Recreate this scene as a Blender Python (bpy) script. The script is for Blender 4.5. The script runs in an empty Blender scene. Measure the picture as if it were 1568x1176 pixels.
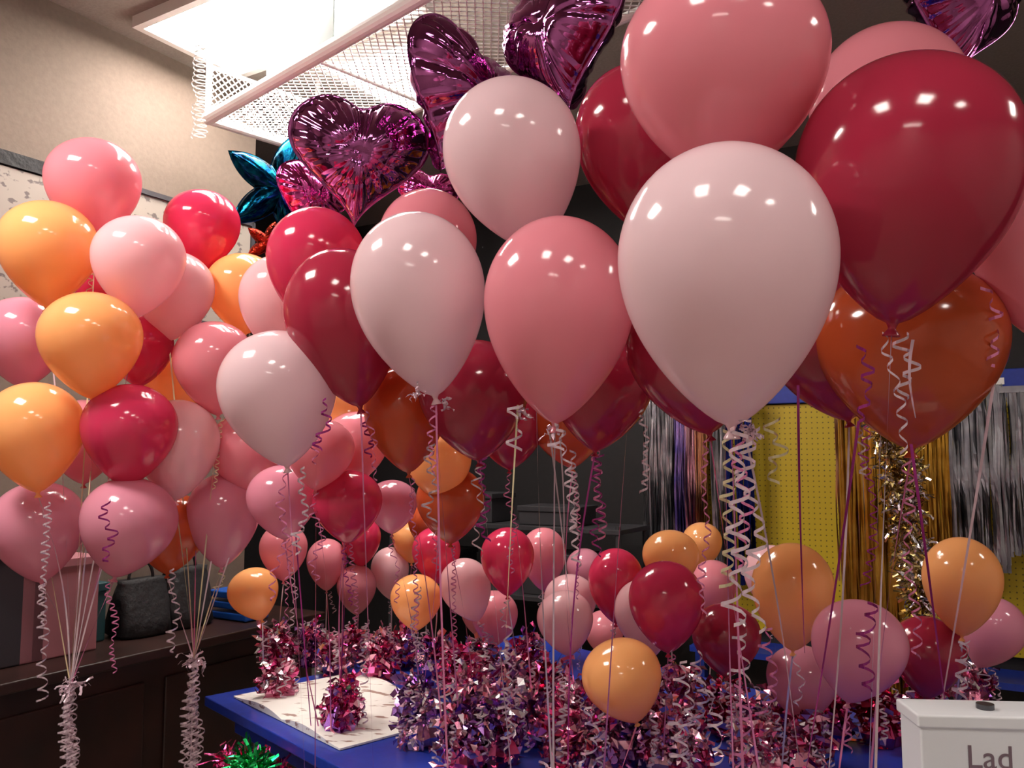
import bpy, math, random
from mathutils import Vector, Matrix, noise
random.seed(7)
F=1279.0; CX=784.0; CY=588.0
CAM=Vector((0,0,1.5)); PITCH=math.radians(5)
FW=Vector((0,math.cos(PITCH),math.sin(PITCH))); UP=Vector((0,-math.sin(PITCH),math.cos(PITCH))); RT=Vector((1,0,0))
def P(px,py,d): return CAM+(FW+RT*((px-CX)/F)+UP*((CY-py)/F))*d
def HZ(px,py,z):
    r=FW+RT*((px-CX)/F)+UP*((CY-py)/F); return CAM+r*((z-CAM.z)/r.z)
U=Vector((0.514,0.857,0)).normalized(); V=Vector((U.y,-U.x,0)); O=Vector((-1.78,2.9,0))
def L(a,b,z=0): return O+V*a+U*b+Vector((0,0,z))
ROOMROT=math.atan2(V.y,V.x)
def lin(c):
    return tuple([((x/255)/12.92 if x/255<=0.04045 else ((x/255+0.055)/1.055)**2.4) for x in c]+[1.0])
# ---------------- materials
def newmat(name):
    m=bpy.data.materials.new(name); m.use_nodes=True
    nt=m.node_tree; return m,nt,nt.nodes['Principled BSDF'],nt.nodes['Material Output']
def mat(name,c,rough=0.5,metal=0.0,bump=0,bscale=20,var=0,coat=0,spec=0.5):
    m,nt,b,o=newmat(name)
    b.inputs['Base Color'].default_value=lin(c); b.inputs['Roughness'].default_value=rough; b.inputs['Metallic'].default_value=metal
    b.inputs['Coat Weight'].default_value=coat; b.inputs['Specular IOR Level'].default_value=spec
    tc=nt.nodes.new('ShaderNodeTexCoord'); n=nt.nodes.new('ShaderNodeTexNoise'); n.inputs['Scale'].default_value=bscale; n.inputs['Detail'].default_value=4
    nt.links.new(tc.outputs['Object'],n.inputs['Vector'])
    if bump:
        bp=nt.nodes.new('ShaderNodeBump'); bp.inputs['Strength'].default_value=bump; bp.inputs['Distance'].default_value=0.02
        nt.links.new(n.outputs['Fac'],bp.inputs['Height']); nt.links.new(bp.outputs['Normal'],b.inputs['Normal'])
    if var:
        r=nt.nodes.new('ShaderNodeValToRGB'); a=lin([x*(1-var) for x in c]); z=lin([min(255,x*(1+var)) for x in c])
        r.color_ramp.elements[0].position=.3; r.color_ramp.elements[1].position=.7
        r.color_ramp.elements[0].color=a; r.color_ramp.elements[1].color=z
        nt.links.new(n.outputs['Fac'],r.inputs['Fac']); nt.links.new(r.outputs['Color'],b.inputs['Base Color'])
    return m
def latex(name,c,tr=0.34):
    m,nt,b,o=newmat(name)
    b.inputs['Base Color'].default_value=lin(c); b.inputs['Roughness'].default_value=0.12
    b.inputs['Specular IOR Level'].default_value=0.65
    t=nt.nodes.new('ShaderNodeBsdfTranslucent'); t.inputs['Color'].default_value=lin(c)
    mx=nt.nodes.new('ShaderNodeMixShader'); mx.inputs[0].default_value=tr
    nt.links.new(b.outputs[0],mx.inputs[1]); nt.links.new(t.outputs[0],mx.inputs[2]); nt.links.new(mx.outputs[0],o.inputs['Surface'])
    return m
def emis(name,c,s):
    m,nt,b,o=newmat(name)
    b.inputs['Base Color'].default_value=lin(c); b.inputs['Emission Color'].default_value=lin(c); b.inputs['Emission Strength'].default_value=s
    return m
def foil(name,c1,c2,rough=0.14,bump=0.25,scale=9):
    m,nt,b,o=newmat(name)
    tc=nt.nodes.new('ShaderNodeTexCoord'); n=nt.nodes.new('ShaderNodeTexNoise'); n.inputs['Scale'].default_value=scale; n.inputs['Detail'].default_value=3
    nt.links.new(tc.outputs['Object'],n.inputs['Vector'])
    r=nt.nodes.new('ShaderNodeValToRGB'); r.color_ramp.elements[0].position=.38; r.color_ramp.elements[1].position=.62
    r.color_ramp.elements[0].color=lin(c1); r.color_ramp.elements[1].color=lin(c2)
    nt.links.new(n.outputs['Fac'],r.inputs['Fac']); nt.links.new(r.outputs['Color'],b.inputs['Base Color'])
    b.inputs['Metallic'].default_value=1; b.inputs['Roughness'].default_value=rough
    if bump:
        bp=nt.nodes.new('ShaderNodeBump'); bp.inputs['Strength'].default_value=bump; bp.inputs['Distance'].default_value=0.03
        nt.links.new(n.outputs['Fac'],bp.inputs['Height']); nt.links.new(bp.outputs['Normal'],b.inputs['Normal'])
    return m
LC={'W':(242,212,218),'P':(248,200,206),'K':(238,150,164),'C':(184,48,76),'R':(226,62,104),'O':(255,188,122),'D':(228,150,172),'Q':(208,92,52)}
LM={k:latex('latex_'+k,c) for k,c in LC.items()}
RB={'w':mat('ribbon_white',(224,200,212),.25,.45),'p':mat('ribbon_purple',(160,50,130),.25,.5),'k':mat('ribbon_pink',(220,130,175),.25,.45),'g':mat('ribbon_cream',(220,208,170),.3,.4)}
# ---------------- mesh helpers
def mesh_obj(name,vs,fs,mats,smooth=False,parent=None,fm=None):
    me=bpy.data.meshes.new(name); me.from_pydata([tuple(v) for v in vs],[],fs)
    for m in (mats if isinstance(mats,list) else [mats]): me.materials.append(m)
    if fm: me.polygons.foreach_set('material_index',fm)
    if smooth: me.polygons.foreach_set('use_smooth',[True]*len(me.polygons))
    me.update(); ob=bpy.data.objects.new(name,me); bpy.context.collection.objects.link(ob)
    if parent is not None:
        ob.parent=parent; ob.matrix_parent_inverse=parent.matrix_basis.inverted()
    return ob
def empty(name,loc=(0,0,0)):
    e=bpy.data.objects.new(name,None); e.location=loc; e.empty_display_size=.05; bpy.context.collection.objects.link(e); return e
def box(name,c,size,m,rot=0,bev=0.0,parent=None):
    x,y,z=[s/2 for s in size]
    vs=[(-x,-y,-z),(x,-y,-z),(x,y,-z),(-x,y,-z),(-x,-y,z),(x,-y,z),(x,y,z),(-x,y,z)]
    fs=[(0,3,2,1),(4,5,6,7),(0,1,5,4),(1,2,6,5),(2,3,7,6),(3,0,4,7)]
    ob=mesh_obj(name,vs,fs,m); ob.location=c; ob.rotation_euler=(0,0,rot)
    if bev:
        md=ob.modifiers.new('b','BEVEL'); md.width=bev; md.segments=3
    if parent is not None:
        ob.parent=parent; ob.matrix_parent_inverse=parent.matrix_basis.inverted()
    return ob
def tube_data(p0,p1,r,n=8):
    p0=Vector(p0);p1=Vector(p1); a=(p1-p0).normalized(); q=a.orthogonal().normalized(); w=a.cross(q)
    vs=[];fs=[]
    for p in (p0,p1):
        for i in range(n):
            t=2*math.pi*i/n; vs.append(p+(q*math.cos(t)+w*math.sin(t))*r)
    for i in range(n): fs.append((i,(i+1)%n,n+(i+1)%n,n+i))
    fs.append(tuple(range(n))[::-1]); fs.append(tuple(range(n,2*n)))
    return vs,fs
def tubes(name,segs,r,m,parent=None,n=8):
    vs=[];fs=[]
    for s in segs:
        a,b=tube_data(s[0],s[1],r if len(s)<3 else s[2],n); o=len(vs); vs+=a; fs+=[tuple(i+o for i in f) for f in b]
    return mesh_obj(name,vs,fs,m,False,parent)
# ---------------- balloon
def balloon_mesh(key):
    prof=[(0,1.0)]
    for i in range(1,19):
        t=i/18*math.pi/2; prof.append((math.sin(t),math.cos(t)))
    for i in range(1,24):
        t=i/24; prof.append((math.cos(t*math.pi/2)**0.72,-1.5*t))
    prof=[p for p in prof if not(p[1]<0 and p[0]<0.06)]
    prof+=[(0.055,-1.475),(0.038,-1.51),(0.034,-1.53),(0.05,-1.55),(0.075,-1.585),(0.08,-1.60),(0.06,-1.60),(0.02,-1.56)]
    n=48; vs=[(0,0,1)];fs=[]
    for r,z in prof[1:]:
        for i in range(n):
            a=2*math.pi*i/n; vs.append((r*math.cos(a),r*math.sin(a),z))
    for i in range(n): fs.append((0,1+i,1+(i+1)%n))
    for j in range(len(prof)-2):
        o=1+j*n
        for i in range(n): fs.append((o+i,o+n+i,o+n+(i+1)%n,o+(i+1)%n))
    o=1+(len(prof)-2)*n; fs.append(tuple(o+i for i in range(n))[::-1])
    me=bpy.data.meshes.new('latex_balloon_'+key); me.from_pydata(vs,[],fs); me.materials.append(LM[key])
    me.polygons.foreach_set('use_smooth',[True]*len(me.polygons)); me.update(); return me
BM={k:balloon_mesh(k) for k in LC}
def balloon(cx,yt,w,h,col,dx=0,d=None,D=0.28,yaw=0):
    if d is None: d=D*F/w
    R=w/2/F*d; zs=h/(1.25*w)
    zs=max(.85,min(1.12,zs))
    c=P(cx,yt+w/2*zs,d)
    down=(UP*-1+RT*(dx/h)+FW*(yaw)).normalized(); up=-down
    x=up.cross(Vector((0,1,0))).normalized()*-1; y=up.cross(x)
    M=Matrix((x,y,up)).transposed().to_4x4()
    ob=bpy.data.objects.new('latex_balloon',BM[col]); bpy.context.collection.objects.link(ob)
    ob.matrix_basis=Matrix.Translation(c)@M@Matrix.Diagonal((R,R,R*zs,1))
    knot=c+down*(R*1.56*zs)
    return ob,knot
def strip(vs,fs,pts,w,tw0=0,tw=0):
    o=len(vs); n=len(pts)
    for i,p in enumerate(pts):
        a=(pts[min(i+1,n-1)]-pts[max(i-1,0)]); a=a.normalized() if a.length>1e-6 else Vector((0,0,1))
        q=a.cross(Vector((0.3,1,0.1))).normalized(); r=a.cross(q)
        t=tw0+tw*i/n; s=(q*math.cos(t)+r*math.sin(t))*w/2
        vs.append(p-s); vs.append(p+s)
    for i in range(n-1): fs.append((o+2*i,o+2*i+1,o+2*i+3,o+2*i+2))
def string_pts(a,b,sag=0.0,n=14):
    out=[]; lat=Vector((random.uniform(-1,1),random.uniform(-1,1),0))*sag
    for i in range(n):
        t=i/(n-1); out.append(a.lerp(b,t)+lat*math.sin(math.pi*t)*(1-t*.3))
    return out
def curl(vs,fs,a,b,r,w,pitch=0.02):
    Lg=(b-a).length; turns=Lg/pitch; n=int(turns*10)+2; ax=(b-a).normalized()
    q=ax.orthogonal().normalized(); s=ax.cross(q); o=len(vs); ph=random.random()*6
    for i in range(n):
        t=i/(n-1); rr=r*(.75+.7*noise.noise(Vector((t*6+ph,ph,0)))+.1)
        an=ph+2*math.pi*turns*t+2.2*noise.noise(Vector((t*5,ph,3)))
        c=a.lerp(b,t)+Vector((noise.noise(Vector((t*3,ph,1))),noise.noise(Vector((t*3,ph,7))),0))*r*2.2*min(1,t*4)
        p=c+(q*math.cos(an)+s*math.sin(an))*rr
        vs.append(p-ax*w/2); vs.append(p+ax*w/2)
    for i in range(n-1): fs.append((o+2*i,o+2*i+1,o+2*i+3,o+2*i+2))
# ---------------- room shell
M_wall=mat('painted_wall',(108,94,84),.85,0,.05,60,.03)
M_ceil=mat('ceiling_paint',(140,130,122),.9,0,.1,80,.04)
M_lt=mat('light_painted_wall',(222,214,208),.8,0,.05,60,.03)
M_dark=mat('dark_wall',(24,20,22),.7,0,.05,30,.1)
M_floor=mat('floor_vinyl',(150,140,130),.4,0,.03,12,.08)
HC=3.2
def wallbox(name,a0,b0,a1,b1,m,z0=0,z1=HC,th=.12):
    p=L(a0,b0);q=L(a1,b1); c=(p+q)/2; dv=q-p
    return box(name,(c.x,c.y,(z0+z1)/2),(dv.length,th,z1-z0),m,math.atan2(dv.y,dv.x))
wallbox('wall_left',-.06,-4.3,-.06,1.1,M_wall)
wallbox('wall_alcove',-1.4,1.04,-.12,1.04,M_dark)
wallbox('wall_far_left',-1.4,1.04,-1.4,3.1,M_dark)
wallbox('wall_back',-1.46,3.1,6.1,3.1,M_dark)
wallbox('wall_right',6.1,-4.3,6.1,3.1,M_lt)
wallbox('wall_front',-.06,-4.3,6.1,-4.3,M_lt)
c=L(2.4,-.6); box('floor',(c.x,c.y,-.05),(8,8,.1),M_floor,ROOMROT)
box('ceiling',(c.x,c.y,HC+.05),(8,8,.1),M_ceil,ROOMROT)
# ---------------- ceiling light fixtures
M_frame=mat('fixture_enamel',(235,232,228),.4)
def fixture(a,b,la,lb,s,z=HC):
    e=empty('ceiling_light',L(a,b,z))
    me=emis('fluorescent_diffuser',(255,247,238),s)
    c=L(a,b,z-.03); box('diffuser',c,(la,lb,.012),me,ROOMROT,0,e)
    t=.03
    for (da,db,sa,sb) in ((la/2+t/2,0,t,lb+2*t),(-la/2-t/2,0,t,lb+2*t),(0,lb/2+t/2,la,t),(0,-lb/2-t/2,la,t)):
        box('frame',L(a+da,b+db,z-.024),(sa,sb,.046),M_frame,ROOMROT,0,e)
    box('divider',L(a,b,z-.037),(la,.012,.014),M_frame,ROOMROT,0,e)
def ab(p): q=p-O; q.z=0; return q.dot(V),q.dot(U)
a1,b1=ab(HZ(205,30,HC)); fixture(a1+.55,b1+.24,1.0,.46,44)
a2,b2=ab(HZ(575,108,HC)); fixture(a2+.12,b2+.06,.46,.5,44)
for (x,y,la,lb,s) in ((-1.75,1.45,.62,.42,85),(-.5,.25,.32,.4,36),(.43,-.18,.32,.4,36),(1.4,-.5,.26,.3,36),(2.9,1.2,.7,.3,30)):  # first lamp is shifted and boosted to brighten the left balloon cluster
    a,b=ab(Vector((x,y,0))); fixture(a,b,la,lb,s)
a,b=ab(Vector((3.0,-2.2,0))); fixture(a,b,.9,.4,24)  # unseen fill lamp, added to lift the dark undersides of the balloons
a,b=ab(Vector((-.6,-2.0,0))); fixture(a,b,.9,.3,24)  # another added fill lamp behind the camera, for ambient light only
# ---------------- wire rack
e=empty('ceiling_wire_rack')
M_wire=mat('white_wire',(244,243,240),.35,0)
zr=2.86; c0=HZ(318,182,zr); dA=(HZ(635,0,zr)-c0).normalized(); dB=Vector((-dA.y,dA.x,0))
RL=2.0; RW=(HZ(470,240,zr)-c0).dot(dB)
def K(a,b,z): return Vector((c0.x,c0.y,z))+dA*a+dB*b
segs=[(K(0,0,zr),K(RL,0,zr),.026),(K(0,0,zr),K(0,RW,zr),.022),(K(RL,0,zr),K(RL,RW,zr),.016),(K(0,RW,zr),K(RL,RW,zr),.016),
(K(0,0,zr),K(0,0,HC),.012),(K(0,RW,zr),K(0,RW,HC),.012),(K(RL,0,zr),K(RL,0,HC),.012),(K(0,0,zr+.22),K(0,RW,zr+.22),.008),
(K(.75,0,zr),K(.75,RW,zr),.008),(K(1.5,0,zr),K(1.5,RW,zr),.008)]
tubes('frame_pipes',segs,.015,M_wire,e,14)
segs=[]
def diamond(org,ax,ay,la,lb,st):
    k=-lb
    while k<la:
        for sgn in (1,-1):
            x0=k;x1=k+lb
            xa=max(0,x0);xb=min(la,x1)
            if xb>xa:
                ya=xa-x0;yb=xb-x0
                if sgn<0: ya=lb-ya;yb=lb-yb
                segs.append((org+ax*xa+ay*ya,org+ax*xb+ay*yb))
        k+=st
diamond(K(0,0,zr),dA,dB,RL,RW,.035)
diamond(K(0,0,zr),dB,Vector((0,0,1)),RW,.22,.03)
tubes('mesh_grid',segs,.0024,M_wire,e,4)
M_acr=mat('frosted_acrylic',(150,160,160),.3)
bx=K(.66,.0,zr+.17); box('frosted_divider',bx,(.42,.006,.29),M_acr,math.atan2(dA.y,dA.x),0,e)
vs=[];fs=[]; p=P(306,70,3.0); curl(vs,fs,p,p-Vector((0,0,.34)),.026,.005,.018)
mesh_obj('hanging_coil',vs,fs,M_wire,True)
# ---------------- foil balloons
def foil_shape(name,outline,T,m,center,size,roll,yaw,pit=0,seed=0,n=220,rings=34,wr=1.0):
    vs=[];fs=[]
    pts=[outline(2*math.pi*i/n) for i in range(n)]
    rp=[]
    for i in range(n):
        a=i/n*2*math.pi; q=Vector((math.cos(a)*4.5,math.sin(a)*4.5,seed)); q2=Vector((math.cos(a)*9,math.sin(a)*9,seed+5))
        rp.append(abs(noise.noise(q))*1.1+abs(noise.noise(q2))*.9)
    def ring(s,side):
        for i,(x,y) in enumerate(pts):
            rip=rp[i]*s**6*.05*wr
            z=T*max(0,1-s**2.3)**.62*(1-.55*wr*s**3*rp[i])
            q=Vector((x*s*2.3+seed,y*s*2.3,side*2)); f=abs(noise.noise(q))
            z-=.09*wr*(1-f)**5*T*(1-s**4)
            vs.append(Vector((x*(s-rip),z*side,y*(s-rip))))
    for side in (-1,1):
        o=len(vs); vs.append(Vector((0,0,0)))
        q=Vector((seed,0,side*2)); vs[o]=Vector((0,side*(T-.09*wr*(1-abs(noise.noise(q)))**5*T),0))
        for k in range(1,rings+1): ring((k/rings)**.8,side)
        for i in range(n): fs.append((o,o+1+i,o+1+(i+1)%n))
        for k in range(rings-1):
            b=o+1+k*n
            for i in range(n): fs.append((b+i,b+n+i,b+n+(i+1)%n,b+(i+1)%n))
        o2=len(vs); b=o+1+(rings-1)*n
        for i,(x,y) in enumerate(pts):
            vs.append(Vector((x*1.035,.002*side,y*1.035)))
        for i in range(n): fs.append((b+i,o2+i,o2+(i+1)%n,b+(i+1)%n))
    ob=mesh_obj(name,vs,fs,m,True)
    ob.matrix_basis=Matrix.Translation(center)@Matrix.Rotation(yaw,4,'Z')@Matrix.Rotation(pit,4,'X')@Matrix.Rotation(roll,4,'Y')@Matrix.Diagonal((size,size,size,1))
    return ob
def heart(t):
    x=16*math.sin(t)**3; y=13*math.cos(t)-4.2*math.cos(2*t)-1.6*math.cos(3*t)-math.cos(4*t)
    tt=t if t<math.pi else 2*math.pi-t
    y+=3.4*math.exp(-(tt/.42)**2)
    x+=2.2*math.sin(t)*math.exp(-((tt-.0)/.6)**2)
    return x/17*1.04,(y+.5)/17*1.08
def star(t):
    k=(t*5/(2*math.pi))%1; k=abs(k-.5)*2
    r=.42+.58*k**1.2
    return r*math.sin(t),r*math.cos(t)
FP=foil('foil_purple',(166,88,150),(182,102,164),.08,.04,5); FMg=foil('foil_magenta',(190,60,135),(215,95,165),.1,.05)
FT=foil('foil_teal',(4,34,66),(8,70,92),.14,.05); FR=foil('foil_red',(130,26,22),(160,50,28),.2)
def fobj(px,py,wpx,d): return P(px,py,d),wpx/2/F*d
for nm,ol,T,m,px,py,w,d,roll,yaw,pit,wr in (
 ('foil_heart_balloon',heart,.5,FP,550,238,212,2.3,.04,.25,.25,1.25),
 ('foil_heart_balloon',heart,.5,FP,706,150,244,2.25,.25,.85,.1,1.2),
 ('foil_heart_balloon',heart,.5,FP,862,52,244,2.1,-.1,-.75,.0,1.2),
 ('foil_heart_balloon',heart,.5,FP,1470,0,250,1.9,.1,.4,.1,1.2),
 ('foil_heart_balloon',heart,.42,FMg,475,300,115,2.9,.3,.5,.1,1),
 ('foil_heart_balloon',heart,.42,FMg,655,300,95,2.75,.1,.2,.1,1),
 ('foil_star_balloon',star,.22,FT,428,290,175,3.3,.22,.5,.1,.35),
 ('foil_star_balloon',star,.22,FR,410,372,70,3.35,.3,.3,.1,.35)):
    c,s=fobj(px,py,w,d); foil_shape(nm,ol,T,m,c,s,roll,yaw,pit,seed=px*.1,wr=wr)
# ---------------- table
M_tab=mat('blue_laminate',(28,52,150),.35,0,.02,40,.05)
M_leg=mat('steel_leg',(90,90,95),.3,.8)
A=HZ(313,1066,.75); e1=Vector((.67,-.74,0)).normalized(); e2=Vector((.74,.67,0)).normalized()
T0=Vector((A.x,A.y,0)); e=empty('blue_table',T0)
tc=T0+e1*1.25+e2*.68; trot=math.atan2(e1.y,e1.x)
box('tabletop',(tc.x,tc.y,.735),(2.5,1.36,.03),M_tab,trot,.004,e)
box('apron',(tc.x,tc.y,.68),(2.36,1.22,.08),M_tab,trot,.004,e)
for i in (.1,2.4):
    for j in (.1,1.26):
        p=T0+e1*i+e2*j; tubes('leg',[(p+Vector((0,0,.001)),p+Vector((0,0,.645)))],.022,M_leg,e,12)
def ontable(p):
    q=Vector((p.x,p.y,0))-T0; return .03<q.dot(e1)<2.47 and .03<q.dot(e2)<1.33
M_paper=mat('paper_print',(232,226,220),.5)
def printed(name,c,dark,sc,thr=.5):
    m,nt,b,o=newmat(name); b.inputs['Roughness'].default_value=.55
    tc_=nt.nodes.new('ShaderNodeTexCoord'); n=nt.nodes.new('ShaderNodeTexNoise'); n.inputs['Scale'].default_value=sc; n.inputs['Detail'].default_value=5
    mp=nt.nodes.new('ShaderNodeMapping'); mp.inputs['Scale'].default_value=(1,3,4)
    nt.links.new(tc_.outputs['Object'],mp.inputs[0]); nt.links.new(mp.outputs[0],n.inputs[0])
    r=nt.nodes.new('ShaderNodeValToRGB'); r.color_ramp.elements[0].position=thr-.02; r.color_ramp.elements[1].position=thr+.03
    r.color_ramp.elements[0].color=lin(dark); r.color_ramp.elements[1].color=lin(c)
    nt.links.new(n.outputs['Fac'],r.inputs['Fac']); nt.links.new(r.outputs['Color'],b.inputs['Base Color']); return m
M_print=printed('printed_page',(232,228,222),(150,120,110),14,.38)
p=HZ(470,1082,.77); e=empty('open_catalogue',(p.x,p.y,.75))
def page(name,org,ax,ay,w,h,lift,m,parent):
    vs=[];fs=[];n=12
    for lay in (0,1):
        for i in range(n+1):
            t=i/n; z=(.006+lift*math.sin(math.pi*min(1,t*1.1))*(1-t*.6)) if lay else .001
            for j in (0,1): vs.append(org+ax*(w*t)+ay*(h*j)+Vector((0,0,z)))
    N=2*(n+1)
    for i in range(n):
        a=2*i; fs.append((N+a,N+a+2,N+a+3,N+a+1)); fs.append((a,a+1,a+3,a+2)); fs.append((a,a+2,N+a+2,N+a)); fs.append((a+1,N+a+1,N+a+3,a+3))
    fs.append((0,N,N+1,1)); fs.append((2*n,2*n+1,N+2*n+1,N+2*n))
    return mesh_obj(name,vs,fs,m,False,parent)
sp=T0+e1*.40+e2*.06+Vector((0,0,.7505))
page('page_right',sp,e1,e2,.32,.42,.02,M_print,e)
page('page_left',sp,-e1,e2,.32,.42,.02,M_print,e)
# ---------------- tinsel / weights
def tinsel(name,c,n,ln,wd,ms,zmin=None,up=.4,seg=4,line=None,parent=None,curlk=.5):
    vs=[];fs=[];fm=[]
    for k in range(n):
        p=Vector(c) if line is None else Vector(c).lerp(Vector(line),random.random())
        dr=Vector((random.gauss(0,1),random.gauss(0,1),random.gauss(up,.8))).normalized()
        w=dr.orthogonal().normalized(); w.rotate(Matrix.Rotation(random.random()*6.28,3,dr))
        l=ln*random.uniform(.5,1.2)/seg; mi=random.randrange(len(ms)); o=len(vs)
        wk=wd*random.uniform(.6,1.4)
        for i in range(seg+1):
            q=p.copy()
            ww=wk/2
            a=q-w*ww; b=q+w*ww
            if zmin is not None: a.z=max(a.z,zmin); b.z=max(b.z,zmin)
            vs.append(a); vs.append(b)
            p=p+dr*l
            dr=(dr+Vector((random.gauss(0,curlk),random.gauss(0,curlk),random.gauss(-.15,curlk)))).normalized()
            w=(w+Vector((random.gauss(0,.4),random.gauss(0,.4),random.gauss(0,.4)))); w=(w-dr*w.dot(dr)).normalized()
        for i in range(seg): fs.append((o+2*i,o+2*i+1,o+2*i+3,o+2*i+2)); fm.append(mi)
    return mesh_obj(name,vs,fs,ms,False,parent,fm)
T_pk=foil('tinsel_pink',(230,140,175),(248,205,220),.22,0); T_mg=foil('tinsel_magenta',(200,60,125),(230,110,165),.2,0)
T_pu=foil('tinsel_purple',(130,75,165),(185,140,205),.2,0); T_si=foil('tinsel_silver',(215,205,215),(245,240,245),.22,0)
T_gd=foil('tinsel_gold',(170,135,65),(215,195,135),.25,0); T_gr=foil('tinsel_green',(10,120,65),(50,200,110),.25,0)
T_rd=foil('tinsel_red',(175,30,65),(215,60,95),.2,0)
WT=[(425,1026,'a'),(478,1018,'b'),(545,1018,'a'),(612,1020,'b'),(520,1122,'m'),(645,1142,'p'),(700,1062,'m'),(725,1115,'a'),(775,1090,'s'),
(765,1168,'p'),(838,1092,'r'),(870,1168,'m'),(925,1090,'b'),(960,1172,'p'),(1035,1115,'a'),(1060,1185,'s'),(1110,1125,'r'),(1165,1190,'a'),(1210,1115,'a'),(1270,1135,'m'),(1490,1090,'s'),(1350,1140,'r'),
(665,1035,'b'),(430,1072,'a'),(1420,1130,'a'),(815,1138,'s'),(512,1030,'a'),(580,1040,'a'),(740,1045,'a'),(880,1120,'a'),(985,1120,'s'),(1150,1150,'a'),(1010,1180,'a'),(710,1180,'s'),(915,1182,'a'),(1230,1185,'a'),(810,1050,'b')]
MIX={'a':[T_pk,T_pk,T_mg,T_si],'b':[T_pk,T_mg,T_pk,T_si,T_pu],'m':[T_mg,T_mg,T_pk],'p':[T_pu,T_pu,T_pk,T_si],'s':[T_si,T_pk,T_pk,T_pu],'r':[T_rd,T_mg,T_pk]}
WP=[]
def weight(x,y,mix,core,s=1):
    c=Vector((x,y,.765))
    ob=tinsel('foil_balloon_weight',c,290,.09*s,.014,MIX[mix],.7515,.3,5,line=c+Vector((random.uniform(-.02,.02),0,random.uniform(.06,.14)*s)),curlk=.85)
    vs=[];fs=[];n=14
    for j,(r,z) in enumerate(((.035,.751),(.042,.78),(.03,.81),(.012,.835),(.03,.87))):
        for i in range(n):
            an=2*math.pi*i/n; rr=r*(1+.3*(i%2)); vs.append(Vector((x+rr*math.cos(an),y+rr*math.sin(an),z)))
    for j in range(4):
        for i in range(n): fs.append((j*n+i,j*n+(i+1)%n,(j+1)*n+(i+1)%n,(j+1)*n+i))
    fs.append(tuple(range(n))[::-1])
    mesh_obj('wrapper',vs,fs,core,False,ob)
    vs=[];fs=[]
    for _ in range(4):
        an=random.random()*6.28; o=Vector((x+.04*math.cos(an),y+.04*math.sin(an),.75+.15*s)); curl(vs,fs,o,Vector((o.x+.025*math.cos(an),o.y+.025*math.sin(an),.775)),.01,.0045,.018)
    mesh_obj('trim_curls',vs,fs,RB['w'],False,ob)
    WP.append(Vector((x,y,.86)))
for i,(x,y,k) in enumerate(WT):
    b=HZ(x,y,.75)
    weight(b.x,b.y,k,[T_mg,T_pu,T_pk][i%3],.85 if x in (520,430) else 1)
for q in ((.1,1.72),(.45,1.45),(.98,1.5)): weight(q[0],q[1],'a',T_pk)
for (x,y,d,ms,l) in ((345,1162,2.25,[T_mg],.16),(372,1166,2.15,[T_gr],.06)):
    c=P(x,y,d); e=tinsel('tinsel_garland',c,420,.07,.006,ms,None,0,4,line=c+Vector((l,-.05,-.02)))
# ---------------- balloons
G1=P(108,1050,2.35); G2=P(297,1010,2.5)
HEL=[ # cx,ytop,w,h,col,dx,d
(1111,222,328,433,'W',15,1.06),(1390,88,330,412,'C',-40,1.14),(1107,-45,312,307,'K',0,1.22),(1360,42,230,290,'K',0,1.55),
(978,100,195,255,'C',10,1.75),(783,122,210,266,'W',60,1.62),(856,332,230,318,'K',-10,1.42),(640,325,204,285,'W',45,1.6),
(525,380,176,247,'C',45,1.85),(485,318,150,190,'R',0,2.1),(655,290,150,190,'K',0,2.05),(425,506,178,210,'W',25,1.85),
(432,390,128,160,'P',0,2.35),(725,520,170,187,'C',15,1.85),(920,510,160,182,'C',-15,1.8),(1060,430,205,238,'C',45,1.5),
(1392,400,272,280,'Q',5,1.38),(1270,430,190,218,'C',50,1.5),(1612,170,250,380,'K',-50,1.3),(620,560,125,165,'Q',10,2.0),
(672,660,100,95,'O',0,2.3),(690,715,105,118,'Q',0,2.35),(490,640,105,98,'K',-10,2.2),(545,630,100,110,'K',0,2.4),
(600,735,78,80,'D',0,2.6),(532,720,106,105,'R',0,2.25),(433,712,108,112,'D',5,2.3),(780,600,110,120,'C',0,2.3),(870,590,120,120,'Q',10,2.3),
(530,590,120,110,'O',0,2.5)]
LEFT=[(143,213,137,155,'K',5),(74,308,142,163,'O',-5),(213,331,136,155,'P',-5),(310,291,112,125,'R',-5),(372,388,112,125,'O',5),
(268,385,116,138,'P',-15),(139,447,148,165,'O',5),(36,455,128,140,'D',0),(213,483,100,110,'R',0),(328,492,120,145,'K',10),
(270,530,100,110,'O',0),(52,585,142,170,'O',10),(199,588,138,158,'R',-10),(272,612,124,155,'P',-5),(377,632,112,125,'K',10),
(199,732,140,155,'D',-40),(58,738,135,155,'D',10),(262,755,110,125,'Q',-10),(342,725,108,145,'D',-5),(128,612,112,130,'K',0),(160,375,100,110,'R',0)]
LD={0:2.6,1:2.45,2:2.4,3:2.8,4:2.75,5:2.6,6:2.25,7:2.6,8:2.6,9:2.5,10:2.85,11:2.3,12:2.3,13:2.45,14:2.6,15:2.3,16:2.45,17:2.6,18:2.6,19:2.65,20:2.8}
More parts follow.
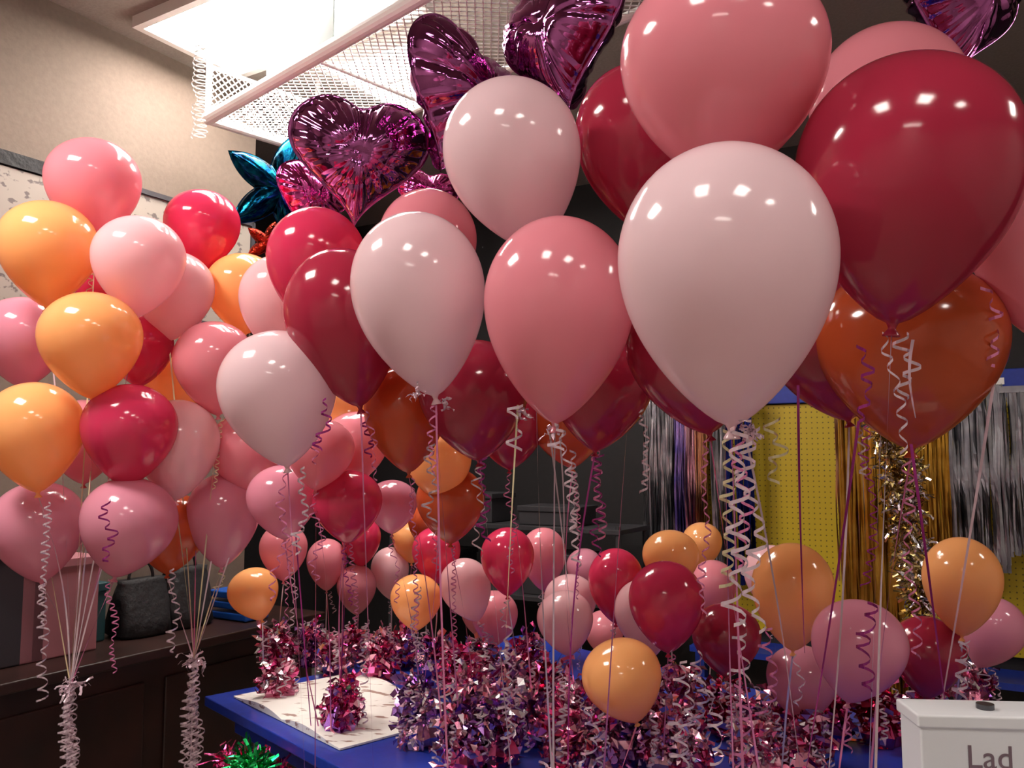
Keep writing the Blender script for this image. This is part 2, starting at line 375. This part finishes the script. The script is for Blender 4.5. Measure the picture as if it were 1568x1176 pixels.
SM=[(434,802,72,88,'K',0),(387,870,76,82,'O',25),(553,790,60,78,'R',0),(500,825,60,80,'K',0),(546,865,60,77,'K',0),(597,838,58,86,'P',5),
(630,797,58,66,'O',0),(668,807,74,88,'R',0),(637,880,78,86,'O',0),(712,855,78,100,'P',35),(777,808,82,105,'R',0),(832,808,70,97,'K',0),
(873,880,80,90,'P',0),(865,905,86,100,'P',10),(943,840,84,115,'R',0),(1027,812,86,90,'O',0),(985,888,88,120,'P',25),(1020,860,114,140,'R',5),
(1092,858,70,90,'K',0),(1112,925,104,112,'C',0),(1214,832,122,165,'O',0),(951,980,122,125,'O',40),(1316,920,140,158,'D',-30),(1420,945,108,125,'C',0),
(1473,823,112,152,'O',0),(1522,915,90,112,'D',-45),(895,840,55,65,'D',0),(1228,990,105,115,'D',0),(757,905,72,85,'K',0),(925,935,60,70,'K',0),
(735,900,60,80,'K',10),(1180,835,80,100,'P',0),(1075,800,60,70,'O',0),(655,770,60,70,'Q',0)]
def attach(ob,knot,tgt,cols,w=.0045,sag=.03,tail=.15,curly=True):
    vs=[];fs=[]
    strip(vs,fs,string_pts(knot,tgt,random.uniform(0,sag)),w,random.random()*3,random.uniform(1,4))
    if curly:
        t=knot+Vector((random.uniform(-.015,.015),random.uniform(-.01,.01),0))
        curl(vs,fs,t,t+Vector((random.uniform(-.02,.02),0,-tail)),random.uniform(.006,.011),.0038,random.uniform(.018,.032))
    mesh_obj('ribbon',vs,fs,RB[random.choice(cols)],False,ob)
def target(k,lim):
    q=min(WP,key=lambda q:(q.x-k.x)**2+(q.y-k.y)**2)
    dv=Vector((q.x-k.x,q.y-k.y,0)); l=dv.length
    if l<lim: return q.copy()
    p=Vector((k.x,k.y,0))+dv*(lim/l)
    p.z=.77 if ontable(p) else .03
    return p
for s in HEL:
    ob,k=balloon(*s[:6],d=s[6])
    attach(ob,k,target(k,.1),'wkkpk',.0038,.03,random.uniform(.1,.4))
for i,s in enumerate(LEFT):
    ob,k=balloon(*s[:6],d=LD[i])
    attach(ob,k,G1 if s[0]<215 and i!=14 else G2,'wwkg',.0042,.03,random.uniform(.05,.25),i%3==0)
for s in SM:
    ob,k=balloon(*s[:6],D=.17)
    attach(ob,k,target(k,.09),'wwk',.0042,.02,random.uniform(.04,.12),True)
for G in (G1,G2):
    vs=[];fs=[]
    for i in range(9):
        o=Vector((random.uniform(-.03,.03),random.uniform(-.03,.03),0))
        curl(vs,fs,G+o*.2,G+o+Vector((0,0,-random.uniform(.3,.6))),random.uniform(.009,.014),.005,random.uniform(.02,.03))
    strip(vs,fs,[G,Vector((G.x,G.y,.12))],.006)
    e=tinsel('foil_balloon_weight',Vector((G.x,G.y,.06)),150,.12,.015,MIX['s'],.002,.5)
    mesh_obj('ribbon_bunch',vs,fs,RB['w'],False,e)
    tinsel('bow',G,26,.06,.006,[RB['w']],None,.1,6,None,e)
CUR=[(1135,655,955,1.02,'w',.013),(1150,655,970,1.08,'w',.011),(1112,660,900,1.2,'g',.011),(500,610,690,1.72,'p',.01),(465,715,850,1.8,'w',.01),(660,680,800,1.85,'w',.011),(740,700,830,1.8,'p',.01),
(878,690,820,1.9,'w',.01),(912,690,825,1.85,'k',.01),(985,600,755,1.75,'w',.009),(1185,640,740,1.4,'g',.012),(790,620,690,1.4,'w',.012),(1335,925,1060,1.38,'p',.012),(1385,510,610,1.22,'w',.01),(1318,530,645,1.2,'p',.01),
(72,770,960,2.2,'w',.01),(265,870,1000,2.3,'w',.012),(163,765,860,2.1,'p',.012),(65,890,1075,2.2,'w',.014),(1140,950,1045,1.5,'w',.013),(1480,985,1080,1.5,'w',.012),(780,960,1090,1.9,'w',.012),(1070,1000,1110,1.8,'w',.013),
(448,870,960,2.7,'w',.012),(1050,1010,1140,1.6,'w',.013),(1180,960,1100,1.6,'k',.012),(860,650,690,1.4,'w',.014),(1510,440,560,1.25,'k',.012),(640,900,1000,2.3,'w',.01),(560,640,700,2.0,'p',.01),
(1085,1060,1176,1.45,'w',.014),(1040,1080,1176,1.5,'w',.013),(560,950,1050,2.4,'w',.012),(1330,650,900,2.5,'p',.016),(775,1060,1150,1.8,'w',.014),(905,1080,1170,1.7,'w',.013),(690,1040,1130,2.0,'w',.012),(1130,1050,1176,1.45,'k',.013)]
for (x,y0,y1,d,c,r) in CUR:
    a=P(x,y0,d); b=P(x+random.uniform(-8,8),y1,d); vs=[];fs=[]; curl(vs,fs,a,b,r,.0048,r*2.3)
    mesh_obj('curled_ribbon',vs,fs,RB[c])
for (x,y,d) in ((640,600,1.55),(680,615,1.6),(845,660,1.42),(1150,660,1.05),(795,630,1.5),(1530,525,1.3)):
    tinsel('ribbon_bow',P(x,y,d),12,.032,.004,[RB['w']],None,0,7,None,None,.9)
for (x0,y0,x1,y1,d,c) in ((793,620,772,1040,1.5,'g'),(842,665,880,1010,1.6,'w'),(857,670,862,900,1.7,'w'),(1222,590,1232,1000,1.3,'p'),(1315,645,1235,1176,1.3,'p'),(1395,680,1450,1100,1.25,'p'),(1530,530,1440,1090,1.3,'w'),(1140,660,1225,1176,1.5,'w'),(1398,520,1402,640,1.2,'w')):
    vs=[];fs=[]; strip(vs,fs,string_pts(P(x0,y0,d),P(x1,y1,d),.01),.0044,.3,1.2); mesh_obj('straight_ribbon',vs,fs,RB[c])
# ---------------- back wall display
def sfor(px,b=3.04):
    k=(px-CX)/F; p0=L(0,b)
    return (k*p0.y-p0.x)/(V.x-k*V.y)
def onback(px,py,b): 
    a=sfor(px,b); p=L(a,b); r=FW+RT*((px-CX)/F)+UP*((CY-py)/F); t=p.y/r.y; return a,CAM.z+r.z*t
m,nt,bs,o=newmat('yellow_pegboard'); bs.inputs['Roughness'].default_value=.5
tcn=nt.nodes.new('ShaderNodeTexCoord'); vn=nt.nodes.new('ShaderNodeTexVoronoi'); vn.inputs['Randomness'].default_value=0; vn.inputs['Scale'].default_value=36
rp=nt.nodes.new('ShaderNodeValToRGB'); rp.color_ramp.elements[0].position=.10; rp.color_ramp.elements[1].position=.16
rp.color_ramp.elements[0].color=lin((100,86,10)); rp.color_ramp.elements[1].color=lin((190,162,20))
mp=nt.nodes.new('ShaderNodeMapping'); mp.inputs['Scale'].default_value=(1,0,1)
nt.links.new(tcn.outputs['Object'],mp.inputs[0]); nt.links.new(mp.outputs[0],vn.inputs['Vector']); nt.links.new(vn.outputs['Distance'],rp.inputs['Fac']); nt.links.new(rp.outputs['Color'],bs.inputs['Base Color'])
M_peg=m
aa=sfor(1075); ab2=3.6
e=empty('pegboard_display',L((aa+ab2)/2,3.0,1.2))
box('pegboard',L((aa+ab2)/2,3.02,1.18),(ab2-aa,.02,1.2),M_peg,ROOMROT,0,e)
box('blue_header',L((aa+ab2)/2,3.01,1.85),(ab2-aa,.05,.13),M_tab,ROOMROT,.004,e)
for q in (aa-.02,ab2+.02): box('blue_post',L(q,3.01,1.0),(.05,.06,1.84),M_tab,ROOMROT,0,e)
box('base_shelf',L((aa+ab2)/2,2.9,.5),(ab2-aa,.28,.03),M_tab,ROOMROT,0,e)
def fringe(name,x0,x1,y0,y1,b,ms,wd=.008,n=60,hm=None):
    a0,z0=onback(x0,y0,b); a1,z1=onback(x1,y1,b); vs=[];fs=[];fm=[]
    for k in range(n):
        a=random.uniform(a0,a1); ph=random.random()*9; o=len(vs); zz=z1+random.uniform(0,.06); db=random.uniform(-.03,.03)
        mi=min(len(ms)-1,int((a-a0)/(a1-a0)*len(ms)+random.uniform(-.3,.3))); mi=max(0,mi); w=wd*random.uniform(.6,1.3)
        for i in range(14):
            t=i/13; z=z0+(zz-z0)*t
            off=.008*noise.noise(Vector((t*2.5,ph,0))); tw=1.6*noise.noise(Vector((t*2,ph,5)))
            c=L(a+off*1.3,b+db*t+off,z); s=(V*math.cos(tw)+U*math.sin(tw))*w/2
            vs.append(c-s); vs.append(c+s)
        for i in range(13): fs.append((o+2*i,o+2*i+1,o+2*i+3,o+2*i+2)); fm.append(mi)
    ob=mesh_obj(name,vs,fs,ms,False,None,fm)
    box('header_rod',L((a0+a1)/2,b,z0+.01),(a1-a0+.03,.012,.03),hm or M_frame,ROOMROT,0,ob)
F_pk=foil('fringe_rose',(170,110,135),(200,150,165),.35,0); F_li=foil('fringe_lilac',(90,80,150),(130,110,170),.35,0); F_pe=foil('fringe_peach',(180,125,90),(200,150,120),.35,0)
F_si=foil('fringe_silver',(130,130,138),(165,165,172),.35,0); F_go=foil('fringe_gold',(175,122,38),(205,158,68),.35,0); F_bl=foil('fringe_blue',(20,30,90),(40,50,130),.35,0)
fringe('foil_fringe_curtain',985,1028,600,850,2.85,[F_si])
fringe('foil_fringe_curtain',1032,1080,600,870,2.85,[F_li,F_pk,F_pe],.01,70)
fringe('foil_fringe_curtain',1088,1150,600,900,2.85,[F_si,F_bl,F_bl],.01,70)
fringe('foil_fringe_curtain',1278,1325,600,900,2.8,[F_pe,F_pk,F_si])
fringe('foil_fringe_curtain',1405,1450,600,900,2.8,[F_go])
fringe('foil_fringe_curtain',1455,1535,590,880,2.8,[F_si,F_si],.014,80)
fringe('foil_fringe_curtain',1538,1640,600,860,2.8,[F_si,F_bl],.012,70,F_si)
fringe('foil_fringe_curtain',1285,1375,640,1176,2.4,[F_go],.012,90,F_go)
q=P(1352,640,2.7); tinsel('tinsel_garland',q,900,.07,.007,[T_gd,T_gd,T_si],None,0,4,line=q+Vector((.09,0,-.62)))
q=P(1395,700,2.7); tinsel('tinsel_garland',q,500,.06,.007,[T_gd,T_si],None,0,4,line=q+Vector((.02,0,-.5)))
M_grey=mat('grey_plastic',(44,42,46),.7); M_blk=mat('black_fabric',(18,16,20),.7,0,.3,40); M_teal=mat('teal_card',(24,70,75),.5)
e=empty('storage_shelf',L(.4,2.5,0))
for z in (.3,.75,1.12): box('shelf_board',L(.55,2.55,z),(1.5,.4,.025),M_grey,ROOMROT,.003,e)
for q in (-.18,1.28):
    for w in (2.37,2.73): tubes('upright',[(L(q,w,0.001),L(q,w,1.15))],.014,M_grey,e)
def crate(a,b,z,s,m,nm):
    ob=box(nm,L(a,b,z+s[2]/2),s,m,ROOMROT,.006); box('lid',L(a,b,z+s[2]-.012),(s[0]+.014,s[1]+.014,.03),m,ROOMROT,.004,ob); return ob
crate(.35,2.53,1.1335,(.3,.25,.16),M_grey,'storage_box'); crate(.85,2.53,1.1335,(.35,.25,.1),M_grey,'storage_box'); crate(.1,2.53,.763,(.28,.25,.2),M_blk,'storage_box'); crate(.9,2.53,.763,(.4,.25,.22),M_grey,'storage_box')
# ---------------- left counter
M_wood=mat('dark_wood',(40,20,16),.4,0,.05,6,.25)
e=empty('wood_counter',L(.3,-.5,0))
box('body',L(.26,-.4,.42),(.44,2.9,.80),M_wood,ROOMROT,.004,e); box('counter_top',L(.27,-.4,.84),(.5,2.96,.035),M_wood,ROOMROT,.006,e); box('plinth',L(.25,-.4,.011),(.38,2.8,.02),M_blk,ROOMROT,0,e)
for k in range(4): box('door_panel',L(.484,-1.4+k*.68,.42),(.012,.6,.66),M_wood,ROOMROT,.01,e)
M_pk=mat('pink_card',(160,104,112),.5); M_gy=mat('dark_grey_card',(44,40,46),.6)
def cpos(px,a):
    k=(px-CX)/F; p0=L(a,0); return (k*p0.y-p0.x)/(U.x-k*U.y)
def cbox(px,a,s,m,nm):
    b=cpos(px,a); return crate(a,b,.858,s,m,nm)
cbox(20,.25,(.2,.16,.36),M_gy,'gift_box'); cbox(80,.25,(.2,.26,.31),M_pk,'gift_box'); cbox(152,.2,(.1,.05,.2),M_teal,'gift_bag')
def bag(px,a,w,h):
    b=cpos(px,a); vs=[];fs=[];n=28;rr=[(.86,0),(1,.06),(1.02,.3),(.98,.6),(.9,.85),(.86,.93),(.9,1.0)]
    c=L(a,b,.858)
    for r,z in rr:
        for i in range(n):
            t=2*math.pi*i/n; q=1+.05*math.sin(5*t+z*6)
            ct,st=math.cos(t),math.sin(t); sx=math.copysign(abs(ct)**.5,ct); sy=math.copysign(abs(st)**.5,st)
            vs.append(c+U*(w*r*q*sx)+V*(.09*r*q*sy*(1-.6*z))+Vector((0,0,z*h)))
    for j in range(len(rr)-1):
        for i in range(n): fs.append((j*n+i,j*n+(i+1)%n,(j+1)*n+(i+1)%n,(j+1)*n+i))
    fs.append(tuple(range(n))[::-1]); fs.append(tuple(range((len(rr)-1)*n,len(rr)*n)))
    ob=mesh_obj('black_tote_bag',vs,fs,M_blk,True)
    pts=[c+U*(.05*math.cos(math.pi*i/12))+Vector((0,0,h+.07*math.sin(math.pi*i/12)-.005)) for i in range(13)]
    tubes('handle',[(pts[i],pts[i+1]) for i in range(12)],.006,M_blk,ob,6)
bag(225,.25,.10,.2); bag(290,.25,.10,.22)
M_blue=mat('blue_plastic',(20,80,170),.35)
b=cpos(368,.3)
for i in range(3): box('plastic_tray',L(.32,b,.875+i*.04),(.22,.12,.028),M_blue,ROOMROT,.006)
def wpos(px,py,a=.0):
    b=cpos(px,a); p=L(a,b); r=FW+RT*((px-CX)/F)+UP*((CY-py)/F); t=p.y/r.y; return b,CAM.z+r.z*t
M_post=printed('price_chart',(140,130,122),(86,76,74),7,.40)
b0,z0=wpos(-120,300); b3,z3=wpos(80,270); zt=z3
box('wall_chart_header',L(.012,(b0+b3)/2,zt+.0),(.02,b3-b0,.05),M_blk,ROOMROT)
box('wall_chart',L(.008,(b0+b3)/2,zt-.33),(.012,b3-b0,.6),M_post,ROOMROT)
b4,z4=wpos(170,285); b5,_=wpos(375,300)
e=box('framed_wall_poster',L(.008,(b4+b5)/2,z4-.25),(.012,b5-b4,.5),M_post,ROOMROT)
for (bb,zz,sb,sz) in ((b4,z4-.25,.02,.52),(b5,z4-.25,.02,.52),((b4+b5)/2,z4,b5-b4,.02),((b4+b5)/2,z4-.5,b5-b4,.02)):
    box('frame_edge',L(.014,bb,zz),(.02,sb,sz),M_gy,ROOMROT,0,e)
# ---------------- white box lower right
M_white=mat('white_card',(228,230,234),.45)
yaw=-.08; bx_,by_=.712,1.24; ht=.385
e=box('white_gift_box',(bx_,by_,.751+ht/2),(.27,.075,ht),M_white,yaw,.003)
box('lid',(bx_,by_,.751+ht-.006),(.278,.083,.018),M_white,yaw,.003,e)
tubes('knob',[((bx_-.03,by_,.754+ht),(bx_-.03,by_,.761+ht))],.012,M_leg,e,16)
tx=bpy.data.curves.new('label','FONT'); tx.body='Lad'; tx.size=.045; tx.extrude=.0004; to=bpy.data.objects.new('label',tx); bpy.context.collection.objects.link(to); tx.materials.append(mat('label_ink',(120,100,110),.5))
to.parent=e; to.location=(-.075,-.0385,ht/2-.068); to.rotation_euler=(math.pi/2,0,0)
# ---------------- world & camera
w=bpy.data.worlds.new('World'); bpy.context.scene.world=w; w.use_nodes=True
w.node_tree.nodes['Background'].inputs[0].default_value=(.8,.75,.8,1); w.node_tree.nodes['Background'].inputs[1].default_value=.1
cd=bpy.data.cameras.new('Camera'); cam=bpy.data.objects.new('Camera',cd); bpy.context.collection.objects.link(cam)
cam.location=CAM; cam.rotation_euler=(math.pi/2+PITCH,0,0); cd.sensor_width=36; cd.lens=36*F/1568; cd.clip_start=.05
bpy.context.scene.camera=cam
bpy.context.scene.view_settings.view_transform='Standard'
